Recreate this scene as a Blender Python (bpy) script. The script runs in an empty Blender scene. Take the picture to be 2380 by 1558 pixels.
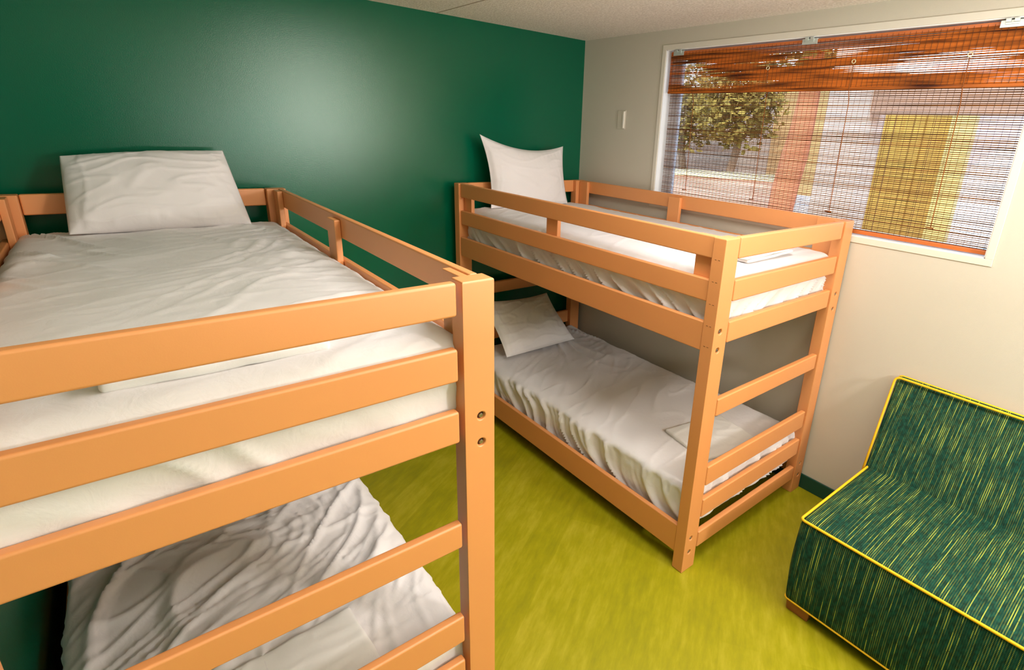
import bpy, bmesh, math, random
from mathutils import Vector, Matrix, noise
random.seed(7)
D = bpy.data
SC = bpy.context.scene
COL = SC.collection
V = Vector

# ------------------------------------------------------------------ helpers
def link(o, parent=None):
    COL.objects.link(o)
    if parent is not None:
        o.parent = parent
    return o

def mesh_obj(name, bm, mat, parent=None, smooth=False, bevel=0.0, seg=2):
    me = D.meshes.new(name)
    bmesh.ops.recalc_face_normals(bm, faces=bm.faces)
    bm.to_mesh(me); bm.free()
    mats = mat if isinstance(mat, (list, tuple)) else [mat]
    for m in mats: me.materials.append(m)
    if smooth:
        for p in me.polygons: p.use_smooth = True
    o = D.objects.new(name, me)
    link(o, parent)
    if bevel > 0:
        b = o.modifiers.new('bevel', 'BEVEL'); b.width = bevel; b.segments = seg
        b.limit_method = 'ANGLE'; b.angle_limit = math.radians(40)
        for p in me.polygons: p.use_smooth = True
        w = o.modifiers.new('wn', 'WEIGHTED_NORMAL'); w.keep_sharp = True
    return o

def empty(name, loc=(0, 0, 0), rz=0.0):
    o = D.objects.new(name, None); o.location = loc; o.rotation_euler = (0, 0, rz)
    o.empty_display_size = .1
    return link(o)

def tag(o, label, cat, group=None):
    o['label'] = label; o['category'] = cat
    if group: o['group'] = group
    return o

def struct(o):
    o['kind'] = 'structure'; return o

def box(bm, a, b, mi=0):
    x0, y0, z0 = a; x1, y1, z1 = b
    vs = [bm.verts.new(p) for p in ((x0,y0,z0),(x1,y0,z0),(x1,y1,z0),(x0,y1,z0),(x0,y0,z1),(x1,y0,z1),(x1,y1,z1),(x0,y1,z1))]
    for f in ((0,3,2,1),(4,5,6,7),(0,1,5,4),(1,2,6,5),(2,3,7,6),(3,0,4,7)):
        fc = bm.faces.new([vs[i] for i in f]); fc.material_index = mi
    return vs

def box_obj(name, a, b, mat, parent=None, bevel=0.0, seg=2):
    bm = bmesh.new(); box(bm, a, b)
    return mesh_obj(name, bm, mat, parent, bevel=bevel, seg=seg)

def tube(bm, pts, r, n=8, closed=False, cap=True, mi=0):
    pts = [V(p) for p in pts]
    rs = r if isinstance(r, (list, tuple)) else [r] * len(pts)
    rings = []
    N = len(pts)
    up = V((0, 0, 1))
    prev = None
    for i, p in enumerate(pts):
        if closed:
            t = (pts[(i + 1) % N] - pts[i - 1]).normalized()
        else:
            t = (pts[min(i + 1, N - 1)] - pts[max(i - 1, 0)]).normalized()
        if prev is None:
            a = up if abs(t.z) < .9 else V((1, 0, 0))
            s = t.cross(a).normalized()
        else:
            s = (prev - t * prev.dot(t)).normalized()
        prev = s
        w = t.cross(s)
        rings.append([bm.verts.new(p + (s * math.cos(2*math.pi*k/n) + w * math.sin(2*math.pi*k/n)) * rs[i]) for k in range(n)])
    M = N if closed else N - 1
    for i in range(M):
        A = rings[i]; B = rings[(i + 1) % N]
        for k in range(n):
            f = bm.faces.new((A[k], A[(k+1) % n], B[(k+1) % n], B[k])); f.material_index = mi
    if cap and not closed:
        bm.faces.new(list(reversed(rings[0]))).material_index = mi
        bm.faces.new(rings[-1]).material_index = mi

def lattice_box(nx, ny, nz):
    """surface lattice of a unit box: returns list of (i,j,k) and quads"""
    idx = {}; quads = []
    def g(i, j, k):
        key = (i, j, k)
        if key not in idx: idx[key] = len(idx)
        return idx[key]
    for i in range(nx):
        for j in range(ny):
            quads.append((g(i,j,0), g(i,j+1,0), g(i+1,j+1,0), g(i+1,j,0)))
            quads.append((g(i,j,nz), g(i+1,j,nz), g(i+1,j+1,nz), g(i,j+1,nz)))
    for i in range(nx):
        for k in range(nz):
            quads.append((g(i,0,k), g(i+1,0,k), g(i+1,0,k+1), g(i,0,k+1)))
            quads.append((g(i,ny,k), g(i,ny,k+1), g(i+1,ny,k+1), g(i+1,ny,k)))
    for j in range(ny):
        for k in range(nz):
            quads.append((g(0,j,k), g(0,j,k+1), g(0,j+1,k+1), g(0,j+1,k)))
            quads.append((g(nx,j,k), g(nx,j+1,k), g(nx,j+1,k+1), g(nx,j,k+1)))
    return list(idx.keys()), quads

def soft_box(name, lo, hi, r, step, disp, mat, parent=None, stepz=None):
    """rounded box with displacement disp(p, n) -> Vector"""
    lo = V(lo); hi = V(hi); s = hi - lo
    r = V((r, r, r)) if isinstance(r, (int, float)) else V(r)
    n = [max(2, int(round(s[c] / (stepz if (c == 2 and stepz) else step)))) for c in range(3)]
    keys, quads = lattice_box(*n)
    verts = []
    for (i, j, k) in keys:
        p = V((lo.x + s.x * i / n[0], lo.y + s.y * j / n[1], lo.z + s.z * k / n[2]))
        q = V([min(max(p[c], lo[c] + r[c]), hi[c] - r[c]) for c in range(3)])
        d = p - q
        d = V((d.x / r.x, d.y / r.y, d.z / r.z))
        nn = d.normalized() if d.length > 1e-9 else V((0, 0, 1))
        # spread the lattice evenly round the edge
        p = q + V((nn.x * r.x, nn.y * r.y, nn.z * r.z))
        verts.append(p + disp(p, nn))
    me = D.meshes.new(name); me.from_pydata([tuple(v) for v in verts], [], quads)
    me.materials.append(mat)
    for p in me.polygons: p.use_smooth = True
    me.update()
    o = D.objects.new(name, me)
    return link(o, parent)

def ridge(x, y, z=0.0, w=.22):
    n = abs(noise.noise(V((x, y, z))))
    return max(0.0, 1 - n / w) ** 2

def rot2(x, y, a):
    c, s = math.cos(a), math.sin(a)
    return c * x + s * y, -s * x + c * y

def sstep(a, b, x):
    t = min(1, max(0, (x - a) / (b - a))); return t * t * (3 - 2 * t)

# ------------------------------------------------------------------ materials
def mat_new(name):
    m = D.materials.new(name); m.use_nodes = True
    nt = m.node_tree; N = nt.nodes; L = nt.links
    b = N['Principled BSDF']
    return m, nt, N, L, b

def simple(name, col, rough=.5, spec=.5, metal=0.0, bump=0.0, bscale=200.0, var=0.0, vscale=3.0, stretch=(1,1,1)):
    m, nt, N, L, b = mat_new(name)
    b.inputs['Base Color'].default_value = (*col, 1)
    b.inputs['Roughness'].default_value = rough
    b.inputs['Specular IOR Level'].default_value = spec
    b.inputs['Metallic'].default_value = metal
    tc = N.new('ShaderNodeTexCoord')
    if bump > 0:
        n = N.new('ShaderNodeTexNoise'); n.inputs['Scale'].default_value = bscale; n.inputs['Detail'].default_value = 3
        L.new(tc.outputs['Object'], n.inputs['Vector'])
        bp = N.new('ShaderNodeBump'); bp.inputs['Strength'].default_value = bump; bp.inputs['Distance'].default_value = .002
        L.new(n.outputs['Fac'], bp.inputs['Height']); L.new(bp.outputs['Normal'], b.inputs['Normal'])
    if var > 0:
        mp = N.new('ShaderNodeMapping'); mp.inputs['Scale'].default_value = stretch
        n2 = N.new('ShaderNodeTexNoise'); n2.inputs['Scale'].default_value = vscale; n2.inputs['Detail'].default_value = 4
        L.new(tc.outputs['Object'], mp.inputs['Vector']); L.new(mp.outputs['Vector'], n2.inputs['Vector'])
        mx = N.new('ShaderNodeMix'); mx.data_type = 'RGBA'
        mx.inputs[6].default_value = (*[c * (1 - var) for c in col], 1)
        mx.inputs[7].default_value = (*[min(1, c * (1 + var)) for c in col], 1)
        L.new(n2.outputs['Fac'], mx.inputs[0]); L.new(mx.outputs[2], b.inputs['Base Color'])
    return m

M_wood = simple('bunk_wood', (.80, .315, .100), .47, .85, var=.05, vscale=2.2, bump=.04, bscale=500)
def green_mat():
    # eggshell paint: diffuse coat under a short-tailed gloss
    m, nt, N, L, b = mat_new('green_wall_paint')
    N.remove(b)
    d = N.new('ShaderNodeBsdfDiffuse'); d.inputs['Color'].default_value = (.0002, .115, .055, 1)
    g = N.new('ShaderNodeBsdfGlossy'); g.distribution = 'BECKMANN'; g.inputs['Roughness'].default_value = .27
    g.inputs['Color'].default_value = (.85, .96, .84, 1)
    tc = N.new('ShaderNodeTexCoord'); n = N.new('ShaderNodeTexNoise'); n.inputs['Scale'].default_value = 230; n.inputs['Detail'].default_value = 3
    L.new(tc.outputs['Object'], n.inputs['Vector'])
    bp = N.new('ShaderNodeBump'); bp.inputs['Strength'].default_value = .16; bp.inputs['Distance'].default_value = .002
    L.new(n.outputs['Fac'], bp.inputs['Height'])
    L.new(bp.outputs['Normal'], d.inputs['Normal']); L.new(bp.outputs['Normal'], g.inputs['Normal'])
    fr = N.new('ShaderNodeFresnel'); fr.inputs['IOR'].default_value = 1.55
    mx = N.new('ShaderNodeMixShader'); L.new(fr.outputs[0], mx.inputs[0]); L.new(d.outputs[0], mx.inputs[1]); L.new(g.outputs[0], mx.inputs[2])
    L.new(mx.outputs[0], N['Material Output'].inputs['Surface'])
    return m
M_green = green_mat()
M_wall = simple('cream_wall_paint', (.62, .565, .465), .6, .3, bump=.25, bscale=260)
M_trim = simple('window_trim_paint', (.74, .68, .58), .4, .4)
M_reveal = simple('window_reveal_paint', (.90, .89, .88), .45, .4)
M_base = simple('green_baseboard', (.003, .055, .035), .4, .5)
M_metal = simple('bolt_metal', (.42, .36, .30), .35, .5, metal=1.0)
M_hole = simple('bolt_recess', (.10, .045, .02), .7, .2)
M_plate = simple('switch_plastic', (.66, .60, .49), .35, .5)
M_bracket = simple('bracket_metal', (.62, .66, .62), .3, .5, metal=.5)
M_brass = simple('ring_brass', (.85, .75, .45), .3, .5, metal=.4)
M_cord = simple('blind_cord', (.24, .075, .018), .8, .2)
M_thread = simple('blind_thread', (.10, .045, .02), .8, .2)
M_foot = simple('sofa_foot_wood', (.33, .10, .025), .4, .5)
M_pipe = simple('yellow_piping', (.86, .48, .012), .6, .3)
M_platform = simple('bed_platform', (.42, .25, .13), .6, .3)

def cloth(name, col, amp=.35):
    m, nt, N, L, b = mat_new(name)
    b.inputs['Base Color'].default_value = (*col, 1)
    b.inputs['Roughness'].default_value = .75
    b.inputs['Specular IOR Level'].default_value = .25
    b.inputs['Sheen Weight'].default_value = .15
    tc = N.new('ShaderNodeTexCoord')
    n1 = N.new('ShaderNodeTexNoise'); n1.inputs['Scale'].default_value = 22; n1.inputs['Detail'].default_value = 5
    n1.inputs['Distortion'].default_value = .8
    n2 = N.new('ShaderNodeTexNoise'); n2.inputs['Scale'].default_value = 70; n2.inputs['Detail'].default_value = 3
    L.new(tc.outputs['Object'], n1.inputs['Vector']); L.new(tc.outputs['Object'], n2.inputs['Vector'])
    b1 = N.new('ShaderNodeBump'); b1.inputs['Strength'].default_value = amp; b1.inputs['Distance'].default_value = .006
    b2 = N.new('ShaderNodeBump'); b2.inputs['Strength'].default_value = amp * .5; b2.inputs['Distance'].default_value = .0015
    L.new(n1.outputs['Fac'], b1.inputs['Height']); L.new(n2.outputs['Fac'], b2.inputs['Height'])
    L.new(b1.outputs['Normal'], b2.inputs['Normal']); L.new(b2.outputs['Normal'], b.inputs['Normal'])
    return m
M_sheet = cloth('white_sheet', (.80, .765, .755), .32)
M_pillow = cloth('white_pillowcase', (.86, .81, .80), .22)
M_towel = cloth('folded_linen', (.86, .84, .80), .25)

# popcorn ceiling
def ceiling_mat():
    m, nt, N, L, b = mat_new('popcorn_ceiling')
    b.inputs['Base Color'].default_value = (.66, .57, .46, 1); b.inputs['Roughness'].default_value = .9
    tc = N.new('ShaderNodeTexCoord')
    n = N.new('ShaderNodeTexNoise'); n.inputs['Scale'].default_value = 95; n.inputs['Detail'].default_value = 4
    L.new(tc.outputs['Object'], n.inputs['Vector'])
    bp = N.new('ShaderNodeBump'); bp.inputs['Strength'].default_value = .6; bp.inputs['Distance'].default_value = .008
    L.new(n.outputs['Fac'], bp.inputs['Height']); L.new(bp.outputs['Normal'], b.inputs['Normal'])
    cr = N.new('ShaderNodeValToRGB')
    cr.color_ramp.elements[0].position = .35; cr.color_ramp.elements[0].color = (.68, .60, .50, 1)
    cr.color_ramp.elements[1].position = .65; cr.color_ramp.elements[1].color = (.86, .78, .68, 1)
    L.new(n.outputs['Fac'], cr.inputs[0]); L.new(cr.outputs[0], b.inputs['Base Color'])
    return m
M_ceil = ceiling_mat()

# lime plank floor
def floor_mat():
    m, nt, N, L, b = mat_new('lime_plank_floor')
    b.inputs['Roughness'].default_value = .42; b.inputs['Specular IOR Level'].default_value = .4
    tc = N.new('ShaderNodeTexCoord')
    mp = N.new('ShaderNodeMapping'); mp.inputs['Rotation'].default_value = (0, 0, math.radians(-33))
    L.new(tc.outputs['Object'], mp.inputs['Vector'])
    br = N.new('ShaderNodeTexBrick'); br.inputs['Scale'].default_value = 1.0
    br.inputs['Brick Width'].default_value = .95; br.inputs['Row Height'].default_value = .155
    br.inputs['Mortar Size'].default_value = .0; br.inputs['Color1'].default_value = (0, 0, 0, 1); br.inputs['Color2'].default_value = (1, 1, 1, 1)
    br.inputs['Bias'].default_value = 0
    L.new(mp.outputs['Vector'], br.inputs['Vector'])
    mp2 = N.new('ShaderNodeMapping'); mp2.inputs['Scale'].default_value = (4.5, 20, 1)
    L.new(mp.outputs['Vector'], mp2.inputs['Vector'])
    n1 = N.new('ShaderNodeTexNoise'); n1.inputs['Scale'].default_value = 1.5; n1.inputs['Detail'].default_value = 6; n1.inputs['Roughness'].default_value = .65
    L.new(mp2.outputs['Vector'], n1.inputs['Vector'])
    n2 = N.new('ShaderNodeTexNoise'); n2.inputs['Scale'].default_value = 5.0; n2.inputs['Detail'].default_value = 6; n2.inputs['Roughness'].default_value = .65
    L.new(mp.outputs['Vector'], n2.inputs['Vector'])
    cr = N.new('ShaderNodeValToRGB'); e = cr.color_ramp.elements
    e[0].position = .02; e[0].color = (.190, .185, .004, 1)
    e[1].position = 1.0; e[1].color = (.47, .40, .03, 1)
    k = e.new(.5); k.color = (.310, .282, .003, 1)
    ad = N.new('ShaderNodeMath'); ad.operation = 'MULTIPLY_ADD'; ad.inputs[1].default_value = .20
    L.new(br.outputs['Color'], ad.inputs[0]); L.new(n1.outputs['Fac'], ad.inputs[2])
    ad2 = N.new('ShaderNodeMath'); ad2.operation = 'MULTIPLY_ADD'; ad2.inputs[1].default_value = .50
    L.new(n2.outputs['Fac'], ad2.inputs[0]); L.new(ad.outputs[0], ad2.inputs[2])
    sb = N.new('ShaderNodeMath'); sb.operation = 'SUBTRACT'; sb.inputs[1].default_value = .345
    L.new(ad2.outputs[0], sb.inputs[0]); L.new(sb.outputs[0], cr.inputs[0])
    L.new(cr.outputs[0], b.inputs['Base Color'])
    return m
M_floor = floor_mat()

# striped sofa fabric: threads indexed along y, dashes along x+z
def sofa_mat():
    m, nt, N, L, b = mat_new('striped_green_upholstery')
    b.inputs['Roughness'].default_value = .8; b.inputs['Specular IOR Level'].default_value = .2
    tc = N.new('ShaderNodeTexCoord'); sx = N.new('ShaderNodeSeparateXYZ'); L.new(tc.outputs['Object'], sx.inputs[0])
    def mth(op, a, bb=None, c=None):
        n = N.new('ShaderNodeMath'); n.operation = op
        for i, v in enumerate((a, bb, c)):
            if v is None: continue
            if isinstance(v, (int, float)): n.inputs[i].default_value = v
            else: L.new(v, n.inputs[i])
        return n.outputs[0]
    s = mth('ADD', sx.outputs['X'], sx.outputs['Z'])
    wob = N.new('ShaderNodeTexNoise'); wob.inputs['Scale'].default_value = 4
    L.new(tc.outputs['Object'], wob.inputs['Vector'])
    y = mth('MULTIPLY', mth('ADD', sx.outputs['Y'], mth('MULTIPLY', wob.outputs['Fac'], .006)), 150.0)
    idx = mth('FLOOR', y); fr = mth('FRACT', y)
    band = mth('LESS_THAN', mth('ABSOLUTE', mth('SUBTRACT', fr, .5)), .22)
    cv = N.new('ShaderNodeCombineXYZ'); L.new(mth('MULTIPLY', idx, 7.31), cv.inputs[0]); L.new(mth('MULTIPLY', s, 4.5), cv.inputs[1])
    nl = N.new('ShaderNodeTexNoise'); nl.inputs['Scale'].default_value = 1.0; nl.inputs['Detail'].default_value = 2
    L.new(cv.outputs[0], nl.inputs['Vector'])
    dash = mth('GREATER_THAN', mth('FRACT', mth('ADD', mth('MULTIPLY', s, 150.0), mth('MULTIPLY', idx, .37))), .38)
    inten = N.new('ShaderNodeMapRange'); inten.inputs[1].default_value = .44; inten.inputs[2].default_value = .72
    L.new(nl.outputs['Fac'], inten.inputs[0])
    dd = mth('MULTIPLY', band, mth('MULTIPLY', mth('MAXIMUM', dash, mth('GREATER_THAN', nl.outputs['Fac'], .60)), mth('MULTIPLY_ADD', inten.outputs[0], .95, .05)))
    base = N.new('ShaderNodeMix'); base.data_type = 'RGBA'
    base.inputs[6].default_value = (.0006, .020, .012, 1); base.inputs[7].default_value = (.0008, .052, .034, 1)
    cv2 = N.new('ShaderNodeCombineXYZ'); L.new(mth('MULTIPLY', y, .33), cv2.inputs[0]); L.new(mth('MULTIPLY', s, 25.0), cv2.inputs[1])
    nb = N.new('ShaderNodeTexNoise'); nb.inputs['Scale'].default_value = 1.6; nb.inputs['Detail'].default_value = 3
    L.new(cv2.outputs[0], nb.inputs['Vector'])
    mr = N.new('ShaderNodeMapRange'); mr.inputs[1].default_value = .35; mr.inputs[2].default_value = .65
    L.new(nb.outputs['Fac'], mr.inputs[0]); L.new(mr.outputs[0], base.inputs[0])
    mx = N.new('ShaderNodeMix'); mx.data_type = 'RGBA'
    L.new(dd, mx.inputs[0]); L.new(base.outputs[2], mx.inputs[6]); mx.inputs[7].default_value = (.36, .42, .06, 1)
    L.new(mx.outputs[2], b.inputs['Base Color'])
    bp = N.new('ShaderNodeBump'); bp.inputs['Strength'].default_value = .3; bp.inputs['Distance'].default_value = .001
    L.new(dd, bp.inputs['Height']); L.new(bp.outputs['Normal'], b.inputs['Normal'])
    return m
M_sofa = sofa_mat()

def bamboo_mat(name, c0, c1, trans=.35, vs=1.0):
    m, nt, N, L, b = mat_new(name)
    b.inputs['Roughness'].default_value = .5; b.inputs['Specular IOR Level'].default_value = .35
    tc = N.new('ShaderNodeTexCoord'); mp = N.new('ShaderNodeMapping'); mp.inputs['Scale'].default_value = (1, 3.0, 150 * vs)
    L.new(tc.outputs['Object'], mp.inputs['Vector'])
    n = N.new('ShaderNodeTexNoise'); n.inputs['Scale'].default_value = 1.0; n.inputs['Detail'].default_value = 2
    L.new(mp.outputs['Vector'], n.inputs['Vector'])
    cr = N.new('ShaderNodeValToRGB'); e = cr.color_ramp.elements
    e[0].position = .30; e[0].color = (*c0, 1); e[1].position = .62; e[1].color = (*c1, 1)
    L.new(n.outputs['Fac'], cr.inputs[0]); L.new(cr.outputs[0], b.inputs['Base Color'])
    tr = N.new('ShaderNodeBsdfTranslucent'); L.new(cr.outputs[0], tr.inputs['Color'])
    mx = N.new('ShaderNodeMixShader'); mx.inputs[0].default_value = trans
    L.new(b.outputs[0], mx.inputs[1]); L.new(tr.outputs[0], mx.inputs[2]); L.new(mx.outputs[0], N['Material Output'].inputs['Surface'])
    return m
M_rod = bamboo_mat('blind_reed', (.05, .02, .008), (.34, .14, .045), .3)
M_val = bamboo_mat('blind_bamboo', (.07, .012, .003), (.72, .19, .022), .30, .5)
M_bar = simple('blind_bottom_bar', (.55, .14, .03), .4, .5, var=.2, vscale=8)

def glass_mat():
    m, nt, N, L, b = mat_new('window_glass')
    N.remove(b)
    t = N.new('ShaderNodeBsdfTransparent'); t.inputs[0].default_value = (.95, .97, .96, 1)
    g = N.new('ShaderNodeBsdfGlossy'); g.inputs['Roughness'].default_value = .02
    fr = N.new('ShaderNodeFresnel'); fr.inputs['IOR'].default_value = 1.45
    mx = N.new('ShaderNodeMixShader'); L.new(fr.outputs[0], mx.inputs[0]); L.new(t.outputs[0], mx.inputs[1]); L.new(g.outputs[0], mx.inputs[2])
    L.new(mx.outputs[0], N['Material Output'].inputs['Surface'])
    return m
M_glass = glass_mat()

# ------------------------------------------------------------------ room shell
CEIL = 2.519; XL = -3.19; YF = -6.3
RY0, RY1, RZ0, RZ1 = -2.69, -0.788, 1.476, 2.404      # window opening
struct(box_obj('floor', (XL - .15, YF - .15, -.12), (.16, .15, 0), M_floor))
struct(box_obj('ceiling', (XL - .15, YF - .15, CEIL), (.16, .15, CEIL + .12), M_ceil))
struct(box_obj('wall_back', (XL - .15, 0, 0), (.16, .15, CEIL), M_green))
struct(box_obj('wall_left', (XL - .15, YF, 0), (XL, 0, CEIL), M_green))
struct(box_obj('wall_front', (XL - .15, YF - .15, 0), (.16, YF, CEIL), M_green))
bm = bmesh.new()
box(bm, (0, YF, 0), (.16, 0, RZ0)); box(bm, (0, YF, RZ1), (.16, 0, CEIL))
box(bm, (0, YF, RZ0), (.16, RY0, RZ1)); box(bm, (0, RY1, RZ0), (.16, 0, RZ1))
struct(mesh_obj('wall_right', bm, M_wall))
struct(box_obj('baseboard_right', (-.010, YF, 0), (0, -.010, .088), M_base, bevel=.003))
struct(box_obj('baseboard_back', (XL, -.010, 0), (0, 0, .088), M_base, bevel=.003))
struct(box_obj('baseboard_left', (XL, YF, 0), (XL + .010, -.010, .088), M_base, bevel=.003))
# thin ceiling board joint
struct(box_obj('trim_1', (-1.155, -2.6, CEIL - .0015), (-1.149, 0, CEIL), simple('ceiling_joint', (.40, .31, .22), .9)))

# window: trim, frame, pane
win = struct(empty('window_1', (0, (RY0 + RY1) / 2, RZ0)))
def rel(o, root):
    o.data.transform(Matrix.Translation(-V(root.location))); return o
t = .030
bm = bmesh.new()
box(bm, (-.006, RY0 - t, RZ1), (0, RY1 + t, RZ1 + t)); box(bm, (-.006, RY0 - t, RZ0 - t), (0, RY1 + t, RZ0))
box(bm, (-.006, RY0 - t, RZ0), (0, RY0, RZ1)); box(bm, (-.006, RY1, RZ0), (0, RY1 + t, RZ1))
rel(mesh_obj('window_trim', bm, M_trim, win, bevel=.0015), win)
bm = bmesh.new()   # painted lining of the reveal
box(bm, (-.001, RY0, RZ1 - .004), (.16, RY1, RZ1)); box(bm, (-.001, RY0, RZ0), (.16, RY1, RZ0 + .004))
box(bm, (-.001, RY0, RZ0), (.16, RY0 + .004, RZ1)); box(bm, (-.001, RY1 - .004, RZ0), (.16, RY1, RZ1))
rel(mesh_obj('window_sill', bm, M_reveal, win), win)
bm = bmesh.new(); f = .045
box(bm, (.10, RY0, RZ1 - f), (.14, RY1, RZ1)); box(bm, (.10, RY0, RZ0), (.14, RY1, RZ0 + .02))
box(bm, (.10, RY0, RZ0), (.14, RY0 + .008, RZ1)); box(bm, (.10, RY1 - f, RZ0), (.14, RY1, RZ1))
rel(mesh_obj('window_frame', bm, simple('window_frame_white', (.80, .80, .84), .4), win, bevel=.002), win)
rel(box_obj('window_pane', (.118, RY0 + .02, RZ0 + .01), (.122, RY1 - .02, RZ1 - .02), M_glass, win), win)

# ------------------------------------------------------------------ bamboo blind
BY0, BY1 = -2.682, -.824
bl = tag(empty('bamboo_blind', (.03, (BY0 + BY1) / 2, RZ0)), 'reddish-brown woven bamboo roman blind with valance, hanging in the window', 'blind')
def reed_panel():
    vs = []; fs = []
    z = 1.507; row = 0
    rnd = random.Random(3)
    while z < 2.185:
        base = rnd.choice((.0016, .0018, .0019, .0021, .0023)) if rnd.random() > .1 else .0029
        ph = rnd.random() * 100; n = 40
        for i in range(n + 1):
            y = BY0 + (BY1 - BY0) * i / n
            r = base * (1 + .35 * noise.noise(V((y * 3, ph, 0)))) + .0010 * max(0, noise.noise(V((y * 2.2, ph, 5))) - .30) * 3
            zz = z + .0012 * noise.noise(V((y * 1.5, ph, 9)))
            x = .030 + .0008 * noise.noise(V((y * 2, ph, 2)))
            k = len(vs)
            vs += [(x, y, zz + r), (x + r * .8, y, zz), (x, y, zz - r), (x - r * .8, y, zz)]
            if i:
                a = k - 4
                for q in range(4):
                    fs.append((a + q, a + (q + 1) % 4, k + (q + 1) % 4, k + q))
        z += .0088 + rnd.uniform(-.0009, .0009); row += 1
    me = D.meshes.new('reed_panel'); me.from_pydata(vs, [], fs); me.materials.append(M_rod); me.update()
    o = D.objects.new('reed_panel', me); link(o, bl); return rel(o, bl)
reed_panel()
def threads(name, x, z0, z1, pitch, r):
    bm = bmesh.new(); y = BY0 + .012
    while y < BY1 - .005:
        box(bm, (x - r, y - r, z0), (x + r, y + r, z1)); y += pitch
    return rel(mesh_obj(name, bm, M_thread, bl), bl)
th = threads('warp_thread', .0278, 1.495, 2.19, .026, .0006); th['kind'] = 'stuff'
def valance(x, z0, z1, seed, cov):
    vs = []; fs = []
    rnd = random.Random(seed); z = z0 + .006
    while z < z1:
        ph = rnd.random() * 100; n = 110; h0 = rnd.uniform(.0075, .0098)
        for i in range(n + 1):
            y = (BY0 - .004) + (BY1 - BY0 + .006) * i / n
            c = noise.noise(V((y * 1.35 + seed * 7, (z - z0) * 16, seed))) + .35 * noise.noise(V((y * 4, ph, 1)))
            edge = min((z - z0) / .02, 1.0)
            dens = sstep(-.28, .10, c + cov + (1 - edge) * .8)
            hh = h0 * (.22 + .33 * dens)
            zc = z + .001 * noise.noise(V((y * 2, ph, 3)))
            xx = x + .0012 * noise.noise(V((y * 3, ph, 8)))
            k = len(vs)
            vs += [(xx, y, zc + hh), (xx + .0016, y, zc), (xx, y, zc - hh), (xx - .0016, y, zc)]
            if i:
                a = k - 4
                for q in range(4): fs.append((a + q, a + (q + 1) % 4, k + (q + 1) % 4, k + q))
        z += h0
    return vs, fs
vs, fs = valance(.008, 2.156, 2.385, 4, .0)
v2, f2 = valance(.024, 2.19, 2.385, 9, -.9)
k = len(vs); vs += v2; fs += [tuple(i + k for i in q) for q in f2]
me = D.meshes.new('valance'); me.from_pydata(vs, [], fs); me.materials.append(M_val); me.update()
va = D.objects.new('valance', me); link(va, bl); rel(va, bl)
threads('valance_thread', .0055, 2.158, 2.385, .024, .00055)['kind'] = 'stuff'
rel(box_obj('valance_return', (.008, BY1 - .001, 2.158), (.030, BY1 + .002, 2.385), M_bar, bl), bl)
rel(box_obj('valance_hem', (.0035, BY0 - .004, 2.153), (.0085, BY1 + .002, 2.166), M_val, bl, bevel=.001), bl)
rel(box_obj('head_rail', (.006, BY0, 2.378), (.040, BY1, 2.392), M_bar, bl, bevel=.002), bl)
rel(box_obj('bottom_bar', (.020, BY0, 1.486), (.034, BY1, 1.506), M_bar, bl, bevel=.004), bl)
for (y, zt, zb) in ((-1.02, 2.16, 1.578), (-1.515, 2.262, 1.577), (-1.968, 2.270, 1.573), (-2.442, 2.270, 1.566)):
    bm = bmesh.new()
    pts = [(.001 if zt - q * (zt - zb) / 12 > 2.15 else .0225, y - .010 * q / 12, zt - q * (zt - zb) / 12) for q in range(13)]
    tube(bm, pts, .0022, 6); tube(bm, [(.0225, y - .022, zb), (.0225, y + .012, zb + .002)], .003, 6)
    c = mesh_obj('lift_cord', bm, M_cord, bl, smooth=True); rel(c, bl)
    if zt > 2.2:
        bm = bmesh.new()
        tube(bm, [(-.001, y + .0085 * math.cos(a * .5236), zt + .008 + .0085 * math.sin(a * .5236)) for a in range(12)], .0022, 6, closed=True)
        rel(mesh_obj('cord_ring', bm, M_brass, bl, smooth=True), bl)
for y in (-.888, -1.730, -2.560):
    bm = bmesh.new()
    box(bm, (-.004, y - .040, 2.368), (-.001, y + .040, 2.392)); box(bm, (-.004, y - .040, 2.390), (.04, y + .040, 2.394))
    box(bm, (-.010, y - .022, 2.386), (-.004, y - .004, 2.400)); box(bm, (-.010, y + .006, 2.386), (-.004, y + .024, 2.400))
    box(bm, (-.007, y - .022, 2.378), (-.004, y + .024, 2.386))
    rel(mesh_obj('mounting_bracket', bm, M_bracket, bl, bevel=.001), bl)

# light switch
sw = tag(empty('light_switch', (0, -.430, 1.930)), 'small cream rocker light switch on the wall left of the window', 'switch')
box_obj('switch_plate', (-.005, -.038, 0), (0, .038, .122), M_plate, sw, bevel=.0015)
box_obj('rocker', (-.013, -.033, .006), (-.004, -.018, .116), simple('rocker_plastic', (.86, .80, .70), .3), sw, bevel=.002)

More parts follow.
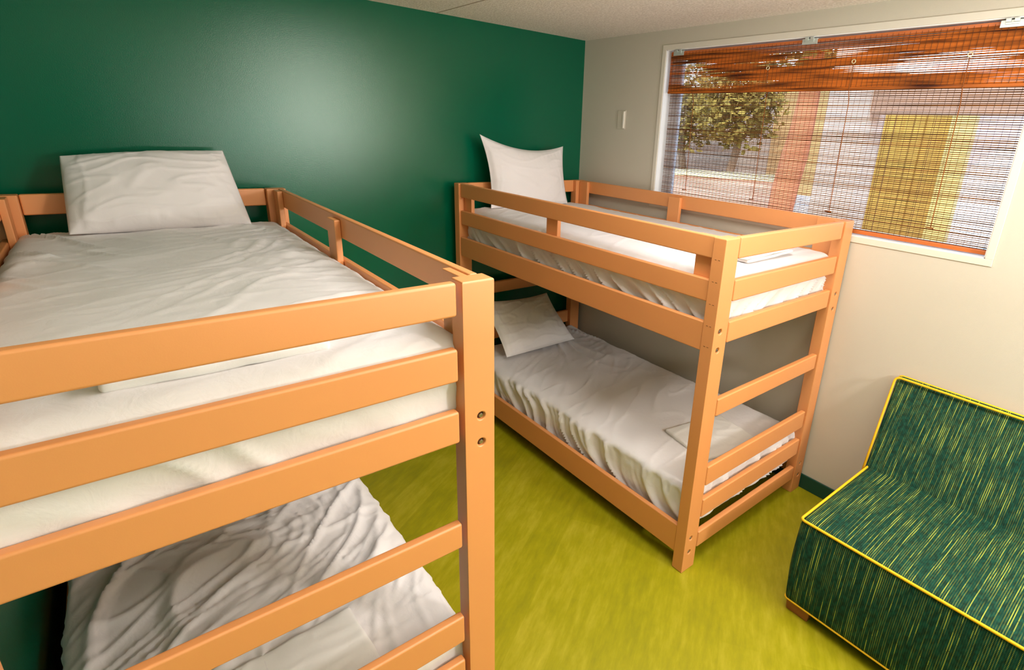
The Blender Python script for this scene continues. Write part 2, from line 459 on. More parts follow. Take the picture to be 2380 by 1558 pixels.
# ------------------------------------------------------------------ bunk beds
W, L_, H = 1.068, 2.07, 1.5533
A_, B_ = .0885, .058
RAILS = ((1.4683, 1.5533), (1.2952, 1.3836), (1.1192, 1.2107), (.7795, .8619), (.4289, .5273), (.2586, .3549), (.0916, .1766))
def make_bunk():
    root = empty('bunk_bed')
    # legs with real bolt recesses
    for (sx, sy) in ((0, 0), (1, 0), (0, 1), (1, 1)):
        bm = bmesh.new()
        def P(u0, v0, u1, v1, z0, z1):
            ua, ub = (u0, u1) if not sx else (W - u1, W - u0)
            va, vb = (v0, v1) if not sy else (L_ - v1, L_ - v0)
            return (ua, va, z0), (ub, vb, z1)
        box(bm, *P(0, 0, A_, B_, 0, H))
        leg = mesh_obj('leg', bm, M_wood, root)
        cut = bmesh.new()
        bx = .040 if not sx else W - .040
        byy = -.005 if not sy else L_ - .005
        zs = (1.181, 1.101, .178, .101)
        for z in zs:
            mt = Matrix.Translation((bx, byy + .005, z)) @ Matrix.Rotation(math.pi / 2, 4, 'X')
            bmesh.ops.create_cone(cut, cap_ends=True, segments=20, radius1=.0115, radius2=.0115, depth=.020, matrix=mt)
        cme = D.meshes.new('c'); cut.to_mesh(cme); cut.free()
        co = D.objects.new('c', cme); COL.objects.link(co)
        bo = leg.modifiers.new('b', 'BOOLEAN'); bo.object = co; bo.solver = 'EXACT'; bo.operation = 'DIFFERENCE'
        bpy.context.view_layer.update()
        dg = bpy.context.evaluated_depsgraph_get()
        nm = D.meshes.new_from_object(leg.evaluated_get(dg))
        leg.modifiers.clear(); leg.data = nm
        D.objects.remove(co)
        if not nm.materials: nm.materials.append(M_wood)
        for p in nm.polygons: p.use_smooth = True
        b = leg.modifiers.new('bevel', 'BEVEL'); b.width = .004; b.segments = 2; b.limit_method = 'ANGLE'; b.angle_limit = math.radians(40)
        w = leg.modifiers.new('wn', 'WEIGHTED_NORMAL'); w.keep_sharp = True
        for z in zs:
            bm = bmesh.new()
            yb = .0045 if not sy else L_ - .0045
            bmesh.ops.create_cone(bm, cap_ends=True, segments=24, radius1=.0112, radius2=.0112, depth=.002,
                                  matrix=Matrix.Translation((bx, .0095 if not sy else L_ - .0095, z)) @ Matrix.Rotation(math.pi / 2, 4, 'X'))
            shade_disc = mesh_obj('recess_shade_disc', bm, M_hole, leg)  # dark disc on the recess floor, shade put into its colour
            bm = bmesh.new()
            bmesh.ops.create_cone(bm, cap_ends=True, segments=6, radius1=.0068, radius2=.0062, depth=.007,
                                  matrix=Matrix.Translation((bx, yb + (.001 if not sy else -.001), z)) @ Matrix.Rotation(math.pi / 2, 4, 'X'))
            mesh_obj('bolt_head', bm, M_metal, leg, bevel=.0008)
        if not sy:
            for z in (1.469, 1.382, 1.292, 1.203, 1.116):
                bm = bmesh.new(); xx = -.0006 if not sx else W
                box(bm, (xx, .018, z), (xx + .0006, .026, z + .0015)); box(bm, (xx, .034, z), (xx + .0006, .041, z + .0015))
                mesh_obj('staple_mark', bm, M_hole, leg)
    # end rails, foot (sy=0) and head (sy=1)
    for sy in (0, 1):
        for i, (z0, z1) in enumerate(RAILS):
            v0, v1 = (.003, .031) if not sy else (L_ - .031, L_ - .003)
            box_obj('end_rail', (.1015 if not sy else .090, v0, z0), (W - .1015 if not sy else W - .090, v1, z1), M_wood, root, bevel=.0065, seg=3)
    # side rails
    for sx in (0, 1):
        def S(u0, u1): return (u0, u1) if not sx else (W - u1, W - u0)
        a, b = S(.0115, .0365)
        for (z0, z1) in ((1.4683, 1.5533), (1.2952, 1.3836)):
            box_obj('guard_rail', (a, B_, z0), (b, L_ - B_, z1), M_wood, root, bevel=.005, seg=3)
        c, d = S(.0053, .0300)
        for (z0, z1) in ((1.0899, 1.2131), (.0827, .2284)):
            box_obj('side_rail', (c, B_, z0), (d, L_ - B_, z1), M_wood, root, bevel=.005, seg=3)
        e, g = S(.0370, .0610)
        box_obj('corner_board', (e, B_ + .005, 1.290), (g, .160, 1.5500), M_wood, root, bevel=.003)
        box_obj('corner_board', (e, L_ - .150, 1.290), (g, L_ - B_ - .005, 1.5500), M_wood, root, bevel=.003)
        bm = bmesh.new()
        bmesh.ops.create_cone(bm, cap_ends=True, segments=12, radius1=.0035, radius2=.0035, depth=.001, matrix=Matrix.Translation((g if not sx else e, .115, 1.505)) @ Matrix.Rotation(math.pi / 2, 4, 'Y'))
        mesh_obj('screw', bm, M_hole, root)
        box_obj('middle_board', (e, 1.045, 1.285), (g, 1.140, 1.5400), M_wood, root, bevel=.004)
    for z in (1.150, .150):
        box_obj('platform', (.035, .09, z), (W - .035, L_ - .09, z + .02), M_platform, root)
    return root

def copy_tree(o, parent=None):
    c = o.copy(); COL.objects.link(c); c.parent = parent
    for ch in list(o.children): copy_tree(ch, c)
    return c
bunk = make_bunk()
B2 = (-1.0825, -2.1419, 0); B1 = (-2.0993 - W, -2.1787 + .0022 * -1.05, 0)
bunk2 = copy_tree(bunk)
tag(bunk2, 'honey-coloured wooden bunk bed against the window wall, its foot end towards the sofa', 'bunk bed', 'wooden bunk beds')
bunk2.location = B2; bunk2.rotation_euler = (0, 0, .0102)
tag(bunk, 'honey-coloured wooden bunk bed nearest the viewer, in the left corner by the green walls', 'bunk bed', 'wooden bunk beds')
bunk.location = B1; bunk.rotation_euler = (0, 0, .0022)
BX = {1: (B1, .0022), 2: (B2, .0102)}

def bedroot_place(o, k):
    o.location = BX[k][0]; o.rotation_euler = (0, 0, BX[k][1])

# ------------------------------------------------------------------ mattresses in fitted sheets
def mattress(k, z0, z1, seed, top_fn, side_fn, lo=(.045, .036), hi=(1.018, 2.036), r=(.060, .060, .036), step=.0105, crown=.017, label=''):
    def disp(p, n):
        d = V((0, 0, 0))
        t = max(0, n.z)
        x, y = p.x, p.y
        cx = 1 - abs((x - (lo[0] + hi[0]) / 2) / ((hi[0] - lo[0]) / 2)) ** 2.4
        cy = 1 - abs((y - (lo[1] + hi[1]) / 2) / ((hi[1] - lo[1]) / 2)) ** 9
        cx = max(0, cx); cy = max(0, cy)
        if t > 0:
            d.z += t * (crown * cx * cy + top_fn(x, y) * min(1, .35 + cx * 1.5))
        s = 1 - abs(n.z)
        if s > 0 and p.z > z0 + .004:
            f = side_fn(x, y, p.z) * s
            d += V((n.x, n.y, 0)) * f
        if n.z < -.3: d.z += .004 * noise.noise(V((x * 9, y * 9, seed)))
        return d
    o = soft_box('mattress', (lo[0], lo[1], z0), (hi[0], hi[1], z1), r, step, disp, M_sheet, stepz=.010)
    # pivot at mattress base
    bedroot_place(o, k)
    tag(o, label, 'mattress', 'mattresses in white fitted sheets')
    return o

def tf_near_upper(x, y):
    # long folds fanning from the right guard rail towards the left foot
    q = math.atan2(y - 2.6, x - 1.9)
    R = math.hypot(x - 1.9, y - 2.6)
    wob = .25 * noise.noise(V((x * 2.2, y * 2.2, 4)))
    w1 = ridge(R * 5.2 + wob * 2, q * 2.0 + 3, 1.7, .26)
    m = sstep(.35, .95, x) * (.5 + .5 * noise.noise(V((x * 2, y * 1.6, 8))) + .25)
    a, b = rot2(x, y, -.85)
    w2 = ridge(a * 2.2, b * 11 + wob, 5.1, .24) * sstep(.55, .1, x) * sstep(.7, 1.5, y)
    a2, b2 = rot2(x, y, .25)
    w3 = ridge(a2 * 1.2, b2 * 8 + wob * 2, 9.3, .16) * .35
    # creases left from folding
    w4 = math.exp(-((x - .47 - .02 * noise.noise(V((0, y * 3, 0)))) / .006) ** 2) * .10
    a, b = rot2(x, y, .42 + .3 * noise.noise(V((x * 1.5, y * 1.5, 6))))
    w5 = ridge(a * .9, b * 12 + wob * 1.5, 31.3, .25) * sstep(.15, .9, x)
    a, b = rot2(x, y, -.3)
    w6 = ridge(a * 2.5, b * 16 + wob * 3, 41.3, .18)
    return .018 * w1 * m + .020 * w2 + .009 * w3 + .003 * w4 + .009 * w5 + .002 * w6 + .009 * noise.noise(V((x * 5, y * 4, 2)))
def sf_gather(fr, slant, amp, seed):
    def f(x, y, z):
        s = x + y
        c = s * fr + z * slant * fr + .8 * noise.noise(V((s * 3, z * 6, seed)))
        a = .5 + .5 * noise.noise(V((s * 1.7, seed, 1)))
        w = ridge(c * .9, z * 2.0, seed, .35) * (.35 + a) + .5 * ridge(c * 1.9 + 3, z * 3.0, seed + 2, .3) * a
        return min(amp * (w - .55), .010) + .006 * noise.noise(V((s * 4, z * 10, seed)))
    return f
def tf_near_lower(x, y):
    wob = .5 * noise.noise(V((x * 2, y * 2, 14)))
    # deep pulled folds running across towards the far left
    a, b = rot2(x, y, 1.25 + .25 * noise.noise(V((x, y, 3))))
    w1 = ridge(a * 1.5, b * 5.5 + wob * 1.5, 2.2, .30) * sstep(1.0, .05, x) * sstep(.30, .75, y)
    a, b = rot2(x, y, 1.05)
    w2 = ridge(a * 1.6, b * 10 + wob, 6.2, .25) * sstep(.45, .85, x) * sstep(.25, .45, y)
    a, b = rot2(x, y, .5)
    w3 = ridge(a * 2.5, b * 7 + wob * 2, 16.2, .2)
    w4 = math.exp(-((x - .56) / .004) ** 2) * .5
    a, b = rot2(x, y, 1.1 + .5 * noise.noise(V((x * 2, y * 2, 16))))
    w5 = ridge(a * 2.5, b * 15 + wob * 2, 31.3, .22)
    a, b = rot2(x, y, .2)
    w6 = ridge(a * 3.5, b * 13 + wob * 3, 41.3, .15)
    return .010 * w5 + .006 * w6 + .030 * w1 + .022 * w2 + .009 * w3 * sstep(.2, .5, y) + .003 * w4 + .012 * noise.noise(V((x * 4, y * 3, 7)))
def tf_far(x, y):
    wob = .5 * noise.noise(V((x * 2, y * 2, 24)))
    q = math.atan2(y - 2.2, x - .8); R = math.hypot(x - .8, y - 2.2)
    w1 = ridge(q * 4.5 + wob * .4, R * 1.2, 1.2, .25) * sstep(1.3, .3, R) * sstep(.35, .7, x)
    a, b = rot2(x, y, .35)
    w2 = ridge(a * 2.2, b * 8 + wob, 12.2, .18) * .4
    w3 = ridge(x * 3, y * 9 + x * 4 + wob, 3.3, .2) * sstep(.7, .95, x) * .5
    a, b = rot2(x, y, .6)
    w5 = ridge(a * 2.5, b * 14 + wob * 2, 31.3, .2) * sstep(.3, .9, y)
    return .026 * w1 + .010 * w2 + .006 * w3 + .003 * w5 + .008 * noise.noise(V((x * 5, y * 4, 12)))
def tf_far_upper(x, y):
    wob = .5 * noise.noise(V((x * 2, y * 2, 34)))
    a, b = rot2(x, y, .3)
    w2 = ridge(a * 1.6, b * 7 + wob, 15.2, .18) * .5
    return .008 * w2 + .007 * noise.noise(V((x * 5, y * 4, 32))) + .010 * math.exp(-((y - 1.98) / .05) ** 2) * (.5 + noise.noise(V((x * 12, 0, 3))))
mattress(1, 1.173, 1.393, 1, tf_near_upper, sf_gather(7, 1.2, .012, 3), label='upper bunk mattress in a rumpled white fitted sheet, on the bed nearest the viewer')
mattress(1, .173, .405, 2, tf_near_lower, sf_gather(9, .3, .012, 5), lo=(.036, .036), label='lower bunk mattress in a heavily creased white sheet, on the bed nearest the viewer')
mattress(2, 1.173, 1.388, 3, tf_far_upper, sf_gather(12, -1.4, .026, 8), label='upper bunk mattress in a white fitted sheet, on the bed below the window')
mattress(2, .173, .395, 4, tf_far, sf_gather(9, -.8, .030, 11), label='lower bunk mattress in a white fitted sheet, on the bed below the window')

# ------------------------------------------------------------------ pillows
def pillow(corners, thick, sag, seed, label, n=64, flange=.0, wr=.006, pw=2.6, cr=.0):
    """corners: bottom-left, bottom-right, top-right, top-left (as seen from the room)"""
    c = [V(p) for p in corners]
    ctr = sum(c, V()) / 4
    nrm = (c[1] - c[0]).cross(c[3] - c[0]).normalized()
    vs = []; fs = []
    def base(u, v):
        p = c[0] * (1-u)*(1-v) + c[1] * u*(1-v) + c[2] * u*v + c[3] * (1-u)*v
        # edges curve inward between the corners
        bu = 4 * u * (1 - u); bv = 4 * v * (1 - v)
        up = (c[3] - c[0]); rt = (c[1] - c[0])
        p = p + up * (-(sag[0]) * bu * v + sag[1] * bu * (1 - v)) + rt * (-(sag[2]) * bv * u + sag[3] * bv * (1 - u))
        k = abs(2*u-1) ** 5 * abs(2*v-1) ** 5
        p = p + (ctr - p) * cr * k
        return p
    for side in (1, -1):
        for j in range(n + 1):
            for i in range(n + 1):
                u = i / n; v = j / n
                # concentrate samples toward the rim
                uu = .5 - .5 * math.cos(math.pi * u); vv = .5 - .5 * math.cos(math.pi * v)
                uu = .6 * uu + .4 * u; vv = .6 * vv + .4 * v
                p = base(uu, vv)
                a = max(0, 1 - abs(2 * uu - 1) ** pw); b = max(0, 1 - abs(2 * vv - 1) ** pw)
                e = min(uu, 1 - uu, vv, 1 - vv)
                h = thick * .5 * (a * b) ** .62 * (1 + .25 * (.5 - vv))
                if flange > 0:
                    h *= sstep(0, 1, e / flange) ** .5 if e < flange else 1
                x = uu * .6; y = vv * .42
                wob = .4 * noise.noise(V((x * 5, y * 5, seed)))
                rim = max(0, 1 - e * 5)
                w = ridge(x * 4 + y * 6 + wob, y * 14 - x * 3 + wob, seed, .2) * .5 + ridge(x * 14 + wob, y * 3, seed + 4, .2) * rim * .9 + .6 * ridge(x * 3 + wob, y * 12, seed + 9, .2) * rim
                h += wr * w * min(1, e * 14) + .006 * noise.noise(V((x * 7, y * 7, seed + side)))* min(1, e * 10)
                vs.append(p + nrm * (h * side))
    m = (n + 1) ** 2
    for s in (0, 1):
        for j in range(n):
            for i in range(n):
                a = s * m + j * (n + 1) + i
                q = (a, a + 1, a + n + 2, a + n + 1)
                fs.append(q if s == 0 else q[::-1])
    def rim(i, j): return j * (n + 1) + i
    ring = [rim(i, 0) for i in range(n)] + [rim(n, j) for j in range(n)] + [rim(n - i, n) for i in range(n)] + [rim(0, n - j) for j in range(n)]
    for i in range(len(ring)):
        a, b = ring[i], ring[(i + 1) % len(ring)]
        fs.append((b, a, a + m, b + m))
    loc = V((ctr.x, ctr.y, min(v.z for v in vs)))
    me = D.meshes.new('pillow'); me.from_pydata([tuple(v - loc) for v in vs], [], fs); me.materials.append(M_pillow)
    bm = bmesh.new(); bm.from_mesh(me); bmesh.ops.remove_doubles(bm, verts=bm.verts, dist=.0002); bmesh.ops.recalc_face_normals(bm, faces=bm.faces); bm.to_mesh(me); bm.free()
    for p in me.polygons: p.use_smooth = True
    o = D.objects.new('pillow', me); o.location = loc; link(o)
    return tag(o, label, 'pillow', 'white pillows')
pillow([(-2.950, -.335, 1.412), (-2.305, -.335, 1.412), (-2.350, -.135, 1.735), (-2.930, -.140, 1.705)], .18, (-.01, -.0, .0, .0), 3,
       'plump white pillow leaning on the green wall, upper bunk nearest the viewer', wr=.012, pw=2.7, cr=.0)
pillow([(-.925, -.225, 1.400), (-.285, -.225, 1.405), (-.268, -.125, 1.795), (-.945, -.125, 1.855)], .15, (.13, .0, .03, .05), 13,
       'white pillow with pointed corners standing upright on the upper bunk below the window', flange=.05, wr=.008)
pillow([(-.955, -.470, .445), (-.360, -.465, .450), (-.435, -.205, .750), (-1.00, -.205, .775)], .14, (.05, .0, .03, .03), 23,
       'white pillow leaning at the head of the lower bunk below the window, in shade', flange=.03, wr=.012)

# ------------------------------------------------------------------ folded linen
def folded(k, lo, hi, layers, th, rz, label, seed, rnd_r=.45, skirt=True):
    """a stack of cloth layers folded back and forth: serpentine profile swept along its length"""
    cx, cy = (lo[0] + hi[0]) / 2, (lo[1] + hi[1]) / 2
    lx, ly = hi[0] - lo[0], hi[1] - lo[1]
    root = empty('folded_linen', (0, 0, 0))
    z = lo[2]
    for q in range(layers):
        ins = random.Random(seed + q)
        dx, dy = ins.uniform(-.008, .010), ins.uniform(-.008, .008)
        def disp(p, n, q=q):
            w = .004 * noise.noise(V((p.x * 9, p.y * 9, seed + q))) + .0035 * ridge(p.x * 5 + p.y * 2, p.y * 12, seed + q, .2)
            return V((n.x, n.y, 0)) * (.006 * noise.noise(V((p.x * 7, p.y * 7, seed * 2 + q)))) + V((0, 0, w if n.z > -.2 else w * .6))
        o = soft_box('fold', (-lx/2 + dx, -ly/2 + dy, 0), (lx/2 + dx - .01 * q, ly/2 + dy - .006 * q, th), th * rnd_r, .010, disp, M_towel, root, stepz=.004)
        o.location = (0, 0, z - lo[2])
        z += th * 1.02
    loc = V(BX[k][0]) + Matrix.Rotation(BX[k][1], 3, 'Z') @ V((cx, cy, 0))
    root.location = (loc.x, loc.y, lo[2]); root.rotation_euler = (0, 0, rz)
    return tag(root, label, 'linen', 'folded white linen')
folded(1, (.295, .112, 1.402), (.705, .225, 1.40), 2, .026, -.01, 'folded white linen at the foot of the upper bunk nearest the viewer', 5)
folded(2, (.310, .110, 1.403), (.720, .270, 1.40), 3, .013, .06, 'folded white linen at the foot of the upper bunk below the window', 15)
folded(2, (.300, .090, .408), (.690, .400, .42), 1, .020, -.20, 'flat folded white linen at the foot of the lower bunk below the window', 25)
folded(1, (.16, .080, .418), (.740, .315, .43), 1, .016, .06, 'flat folded white linen at the foot of the lower bunk nearest the viewer', 35)

# ------------------------------------------------------------------ sofa
SY1, SY0 = -2.523, -4.05
sofa = tag(empty('loveseat', (-.43, (SY0 + SY1) / 2, 0)), 'armless dark green striped sofa with yellow piping against the window wall', 'sofa')
so = V(sofa.location)
def rel_s(o): o.data.transform(Matrix.Translation(-so)); return o
def dseat(p, n):
    u = (p.y - SY0) / (SY1 - SY0); v = (p.x + .86) / .70
    d = V((0, 0, 0))
    if n.z > .2: d.z += .020 * max(0, 4 * u * (1 - u)) ** .5 * max(0, 4 * v * (1 - v)) ** .6
    if n.x < -.5:
        t = max(0, min(1, (p.z - .06) / .39)); d.x -= .014 * math.sin(math.pi * t) + .022 * (1 - t)
    if n.y > .5:
        t = max(0, min(1, (p.z - .06) / .39)); d.y += .004 * math.sin(math.pi * t) - .010 * (1 - t)
    return d
seat = rel_s(soft_box('seat', (-.862, SY0, .060), (-.160, SY1, .452), .016, .022, dseat, M_sofa, sofa))
def dback(p, n):
    t = max(0, (p.z - .30) / .56)
    k = (-.020 - p.x) / .27
    d = V((.262 * t * k, .030 * t if p.y > SY1 - .3 else 0, 0))
    if n.x < -.3:
        u = (p.y - SY0) / (SY1 - SY0)
        d.x -= .018 * max(0, 4 * u * (1 - u)) ** .5 * math.sin(math.pi * max(0, min(1, t)))
    return d
backrest = rel_s(soft_box('backrest', (-.330, SY0, .300), (-.014, SY1, .862), .016, .022, dback, M_sofa, sofa))
def piping(name, pts, parent, r=.0055, closed=False):
    bm = bmesh.new(); tube(bm, pts, r, 8, closed=closed)
    o = mesh_obj(name, bm, M_pipe, parent, smooth=True); return rel_s(o)
def roundcorner(a, c, b, r=.02, n=5):
    a, b, c = V(a), V(b), V(c)
    p = c + (a - c).normalized() * r; q = c + (b - c).normalized() * r
    return [p * (1-t)**2 + c * 2*t*(1-t) + q * t*t for t in [i / n for i in range(n + 1)]]
e = .004
zt = .450
P0 = V((-.20, SY1 - .004, zt + .002)); P1 = V((-.864, SY1 - .002, zt + .002)); P2 = V((-.864, SY0, zt + .002))
piping('seat_piping', [P0] + [P0.lerp(P1, k / 8) for k in range(1, 8)] + roundcorner(P0, P1, P2) + [P1.lerp(P2, k / 12) for k in range(1, 13)], seat)
zb = .064
Q0 = V((-.20, SY1 - .008, zb)); Q1 = V((-.880, SY1 - .008, zb)); Q2 = V((-.880, SY0, zb))
piping('hem_piping', [Q0] + roundcorner(Q0, Q1, Q2) + [Q2], seat, .0045)
R0 = V((-.262, SY1 + .008, .435)); R1 = V((-.056, SY1 + .031, .862)); R2 = V((-.056, SY0, .862))
piping('back_piping', [R0, R0.lerp(R1, .5)] + roundcorner(R0, R1, R2, .025) + [R1.lerp(R2, k / 8) for k in range(1, 9)], backrest)
R3 = V((-.019, SY1 + .006, .30)); R4 = V((-.019, SY1 + .028, .861)); R5 = V((-.019, SY0, .861))
piping('back_piping', [R3] + roundcorner(R3, R4, R5, .02) + [R5], backrest)
for (fx, fy) in ((-.865, SY1 - .115), (-.865, SY0 + .02), (-.16, SY1 - .115), (-.16, SY0 + .02)):
    bm = bmesh.new()
    vsb = box(bm, (fx, fy, 0), (fx + .09, fy + .095, .062))
    for v in vsb:
        if v.co.z > .03: v.co.x += -.006 if v.co.x < fx + .04 else .006; v.co.y += .006 if v.co.y > fy + .04 else -.006
    rel_s(mesh_obj('foot', bm, M_foot, sofa, bevel=.003))

# ------------------------------------------------------------------ outdoors, seen through the blind
M_conc = simple('outdoor_concrete', (.55, .50, .46), .9, .2, var=.1)
struct(box_obj('ground_outside', (.16, -14, -.12), (22, 16, -.02), M_conc))
tag(box_obj('porch_column', (1.5, -1.438, -.02), (1.8, -1.11, 2.9), simple('column_paint', (.86, .60, .47), .7), bevel=.01), 'pale pink square porch column outside the window', 'column')
tag(box_obj('porch_beam', (1.5, -6.5, 2.125), (1.72, -1.445, 2.34), simple('beam_paint', (.38, .24, .17), .6), bevel=.006), 'brown horizontal porch beam outside at the right of the column', 'beam')
# timber screen with a post
scr = tag(empty('timber_screen', (3.0, -1.3, -.02)), 'yellowish timber slat screen outside, right of the porch column', 'screen')
M_scr = simple('screen_timber', (.40, .25, .05), .7, .2, var=.35, vscale=5, stretch=(1, 6, .4))
bm = bmesh.new(); rnd = random.Random(5); y = -.78
while y > -1.50:
    w_ = rnd.uniform(.06, .10)
    box(bm, (2.98 + rnd.uniform(0, .02), y - w_, -.02), (3.02, y, 2.30)); y -= w_ + rnd.uniform(.001, .010)
o = mesh_obj('slats', bm, M_scr, scr); o.data.transform(Matrix.Translation(-V(scr.location)))
o = box_obj('post', (2.95, -1.70, -.02), (3.07, -1.52, 2.30), simple('post_paint', (.85, .60, .16), .6), scr, bevel=.006); o.data.transform(Matrix.Translation(-V(scr.location)))
# white van
M_van = simple('van_paint', (.88, .90, .92), .3, .5)
M_dark = simple('van_dark', (.10, .14, .17), .3, .5)
van = tag(empty('parked_van', (6.9, -2.9, -.02)), 'bright white parked van outside at the right end of the window', 'van')
def vd(p, n):
    t = max(0, (p.z - .9) / 1.15)
    return V((0, -.75 * t ** 1.5 * sstep(0.6, 2.3, p.y), 0)) + V((.10 * t if p.x < 0 else -.10 * t, 0, 0))
soft_box('van_body', (-.9, -2.2, .28), (.9, 2.45, 2.12), .12, .10, vd, M_van, van)
for wy in (1.45, -1.4):
    bm = bmesh.new()
    bmesh.ops.create_cone(bm, cap_ends=True, segments=32, radius1=.36, radius2=.36, depth=.24, matrix=Matrix.Translation((-.84, wy, .36)) @ Matrix.Rotation(math.pi / 2, 4, 'Y'))
    w_ = mesh_obj('wheel', bm, M_dark, van, bevel=.03)
    bm = bmesh.new()
    bmesh.ops.create_cone(bm, cap_ends=True, segments=24, radius1=.20, radius2=.17, depth=.03, matrix=Matrix.Translation((-.975, wy, .36)) @ Matrix.Rotation(math.pi / 2, 4, 'Y'))
    mesh_obj('hubcap', bm, M_van, w_)
box_obj('side_window', (-.86, -.1, 1.28), (-.80, .9, 1.72), simple('van_glass', (.45, .55, .62), .1), van, bevel=.01)
# white bin
bn = tag(empty('white_bin', (6.1, 1.27, -.02)), 'white box-shaped outdoor bin left of the porch column', 'bin')
soft_box('bin_body', (-.25, -.29, 0), (.25, .31, .95), .05, .06, lambda p, n: V((0, 0, 0)), M_van, bn)
soft_box('bin_lid', (-.27, -.31, .952), (.27, .33, 1.05), .045, .05, lambda p, n: V((0, 0, 0)), M_van, bn)
# low wall with pale cap
gw = tag(empty('garden_wall', (7.0, 3.8, -.02), math.atan2(2.1, -1.3) - math.pi / 2 - math.radians(0)), 'low terracotta garden wall with a pale yellow cap outside', 'wall')
box_obj('wall_face', (-.10, -1.45, 0), (.10, 2.6, 1.13), simple('terracotta_render', (.70, .35, .24), .8, var=.12), gw)
box_obj('wall_cap', (-.16, -1.5, 1.13), (.16, 2.6, 1.25), simple('cap_paint', (.95, .86, .42), .6), gw, bevel=.01)
box_obj('end_pier', (-.16, -1.62, 0), (.16, -1.47, 1.25), simple('pier_paint', (.95, .78, .28), .6), gw, bevel=.01)
# trees and backdrop buildings
def leaves(n, c, rad, s, seed):
    rnd = random.Random(seed); vs = []; fs = []
    for _ in range(n):
        d = V((rnd.gauss(0, 1), rnd.gauss(0, 1), rnd.gauss(0, 1))).normalized() * rnd.random() ** .4
        p = V(c) + V((d.x * rad[0], d.y * rad[1], d.z * rad[2])) * (1 + .25 * noise.noise(d * 2 + V((seed, 0, 0))))
        a = V((rnd.gauss(0, 1), rnd.gauss(0, 1), rnd.gauss(0, 1))).normalized(); b = a.orthogonal().normalized()
        k = len(vs); q = s * rnd.uniform(.6, 1.4)
        vs += [tuple(p + a * q), tuple(p + b * q * .5), tuple(p - a * q), tuple(p - b * q * .5)]
        fs.append((k, k + 1, k + 2, k + 3))
    return vs, fs
def tree(loc, h, rad, trunk_r, leafcol, trunkcol, label, seed, n=2600, s=.10, tz=None):
    root = tag(empty('tree', loc), label, 'tree')
    bm = bmesh.new()
    pts = []; rs = []
    for i in range(9):
        t_ = i / 8
        pts.append((.16 * noise.noise(V((t_ * 2, seed, 0))), .16 * noise.noise(V((t_ * 2, seed, 5))), h * t_)); rs.append(trunk_r * (1.1 - .5 * t_) * (1 + .25 * noise.noise(V((t_ * 5, seed, 9)))))
    tube(bm, pts, rs, 14)
    mesh_obj('trunk', bm, simple('bark_%d' % seed, trunkcol, .9, var=.25, vscale=4), root, smooth=True)
    vs, fs = leaves(n, (0, 0, h + rad[2] * .35), rad, s, seed)
    me = D.meshes.new('foliage'); me.from_pydata(vs, [], fs)
    me.materials.append(simple('leaf_%d' % seed, leafcol, .7, var=.4, vscale=1.2)); me.update()
    link(D.objects.new('foliage', me), root)
    return root
tree((10.8, 7.9, -.02), 2.3, (1.0, 1.5, 1.3), .14, (.24, .18, .035), (.16, .11, .07), 'yellow-green leafy tree outside, nearest the left edge of the window', 1)
tree((8.6, 4.6, -.02), 2.4, (.9, 1.1, 1.1), .12, (.27, .20, .035), (.20, .13, .08), 'yellow-green leafy tree outside, just left of the reddish trunk', 2)
tree((5.0, 1.03, -.02), 3.4, (1.0, 1.0, .8), .21, (.24, .20, .04), (.60, .17, .08), 'tree outside with a thick reddish trunk, left of the porch column', 3, n=1200)
tag(box_obj('backdrop_building', (13, 1.2, -.02), (14, 14, 3.35), simple('building_render', (.30, .24, .20), .9, var=.15)), 'grey-brown low building outside beyond the trees', 'building')
tag(box_obj('ochre_building', (10.5, 1.9, -.02), (11.5, 4.8, 3.4), simple('ochre_render', (.52, .30, .13), .9, var=.1)), 'ochre building outside behind the reddish trunk', 'building')
tag(box_obj('pale_building', (11, -9, -.02), (12, 1.5, 3.6), simple('pale_render', (.62, .56, .64), .9)), 'pale lavender building outside behind the white van', 'building')

# ------------------------------------------------------------------ light
wd = D.worlds.new('World'); SC.world = wd; wd.use_nodes = True
N = wd.node_tree.nodes; Lk = wd.node_tree.links
bg = N['Background']
sky = N.new('ShaderNodeTexSky'); sky.sky_type = 'NISHITA'; sky.sun_disc = False
sky.sun_elevation = math.radians(48); sky.sun_rotation = math.radians(250)
Lk.new(sky.outputs[0], bg.inputs[0]); bg.inputs[1].default_value = .85
sun = D.lights.new('sun', 'SUN'); sun.energy = 3.4; sun.angle = .009; sun.color = (1, .95, .86)
so_ = D.objects.new('sun', sun); link(so_)
d = V((.62, .28, -.73)).normalized(); so_.rotation_euler = d.to_track_quat('-Z', 'Y').to_euler()

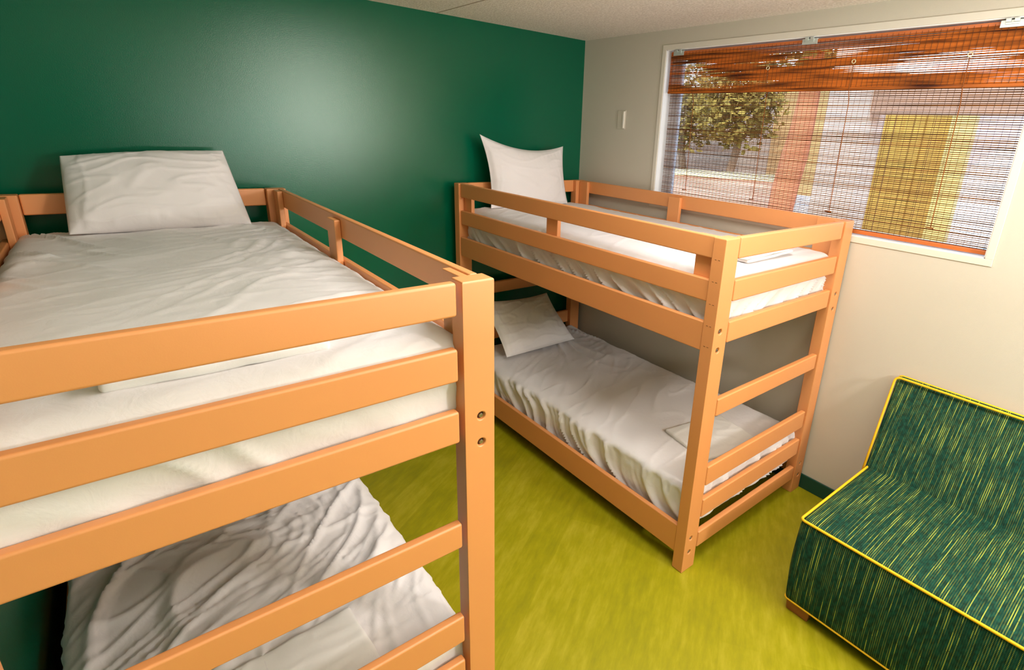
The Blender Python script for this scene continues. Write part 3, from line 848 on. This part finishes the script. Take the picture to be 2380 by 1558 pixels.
def area(name, loc, target, sx, sy, power, col):
    l = D.lights.new(name, 'AREA'); l.shape = 'RECTANGLE'; l.size = sx; l.size_y = sy; l.energy = power; l.color = col
    o = D.objects.new(name, l); o.location = loc
    o.rotation_euler = (V(target) - V(loc)).to_track_quat('-Z', 'Y').to_euler(); return link(o)
pl = D.lights.new('room_lamp', 'POINT'); pl.energy = 100; pl.color = (1, .965, .95); pl.shadow_soft_size = .13
po = D.objects.new('room_lamp', pl); po.location = (-.68, -4.40, 1.84); link(po)
area('ceiling_bounce_fill', (-1.7, -4.1, 1.5), (-1.6, -4.0, 3), .8, .8, 64, (1, .975, .97))  # added fill with no fixture, aimed up to brighten ceiling and upper walls
area('overhead_fill', (-1.35, -2.35, 2.50), (-1.35, -2.35, 0), .9, .9, 24, (1, .975, .96))  # added overhead fill, no real lamp here; lifts sheets and upward faces

# ------------------------------------------------------------------ camera
cam = D.cameras.new('camera'); co = D.objects.new('camera', cam); link(co)
CX, CY, CZ = -2.7845, -3.2953, 1.9082
yaw, pit, rol, foc, ppx, ppy = -.7127, -.3271, .0507, 1258.97, 153.88, -48.435
cy, sy = math.cos(yaw), math.sin(yaw); cp, sp = math.cos(pit), math.sin(pit); cr, sr = math.cos(rol), math.sin(rol)
r0 = V((cy, sy, 0)); f0 = V((-sy, cy, 0)); up = V((0, 0, 1))
F = f0 * cp + up * sp; U = f0 * -sp + up * cp
X2 = r0 * cr + U * sr; U2 = r0 * -sr + U * cr
Mx = Matrix((( X2.x, U2.x, -F.x, CX), (X2.y, U2.y, -F.y, CY), (X2.z, U2.z, -F.z, CZ), (0, 0, 0, 1)))
co.matrix_world = Mx
cam.sensor_width = 36; cam.sensor_fit = 'HORIZONTAL'; cam.lens = foc / 2380 * 36
cam.shift_x = -ppx / 2380; cam.shift_y = ppy / 2380
cam.clip_start = .02; cam.clip_end = 200
SC.camera = co
SC.view_settings.view_transform = 'Standard'; SC.view_settings.look = 'None'
SC.view_settings.exposure = .33; SC.view_settings.gamma = 1; SC.view_settings.use_curve_mapping = False
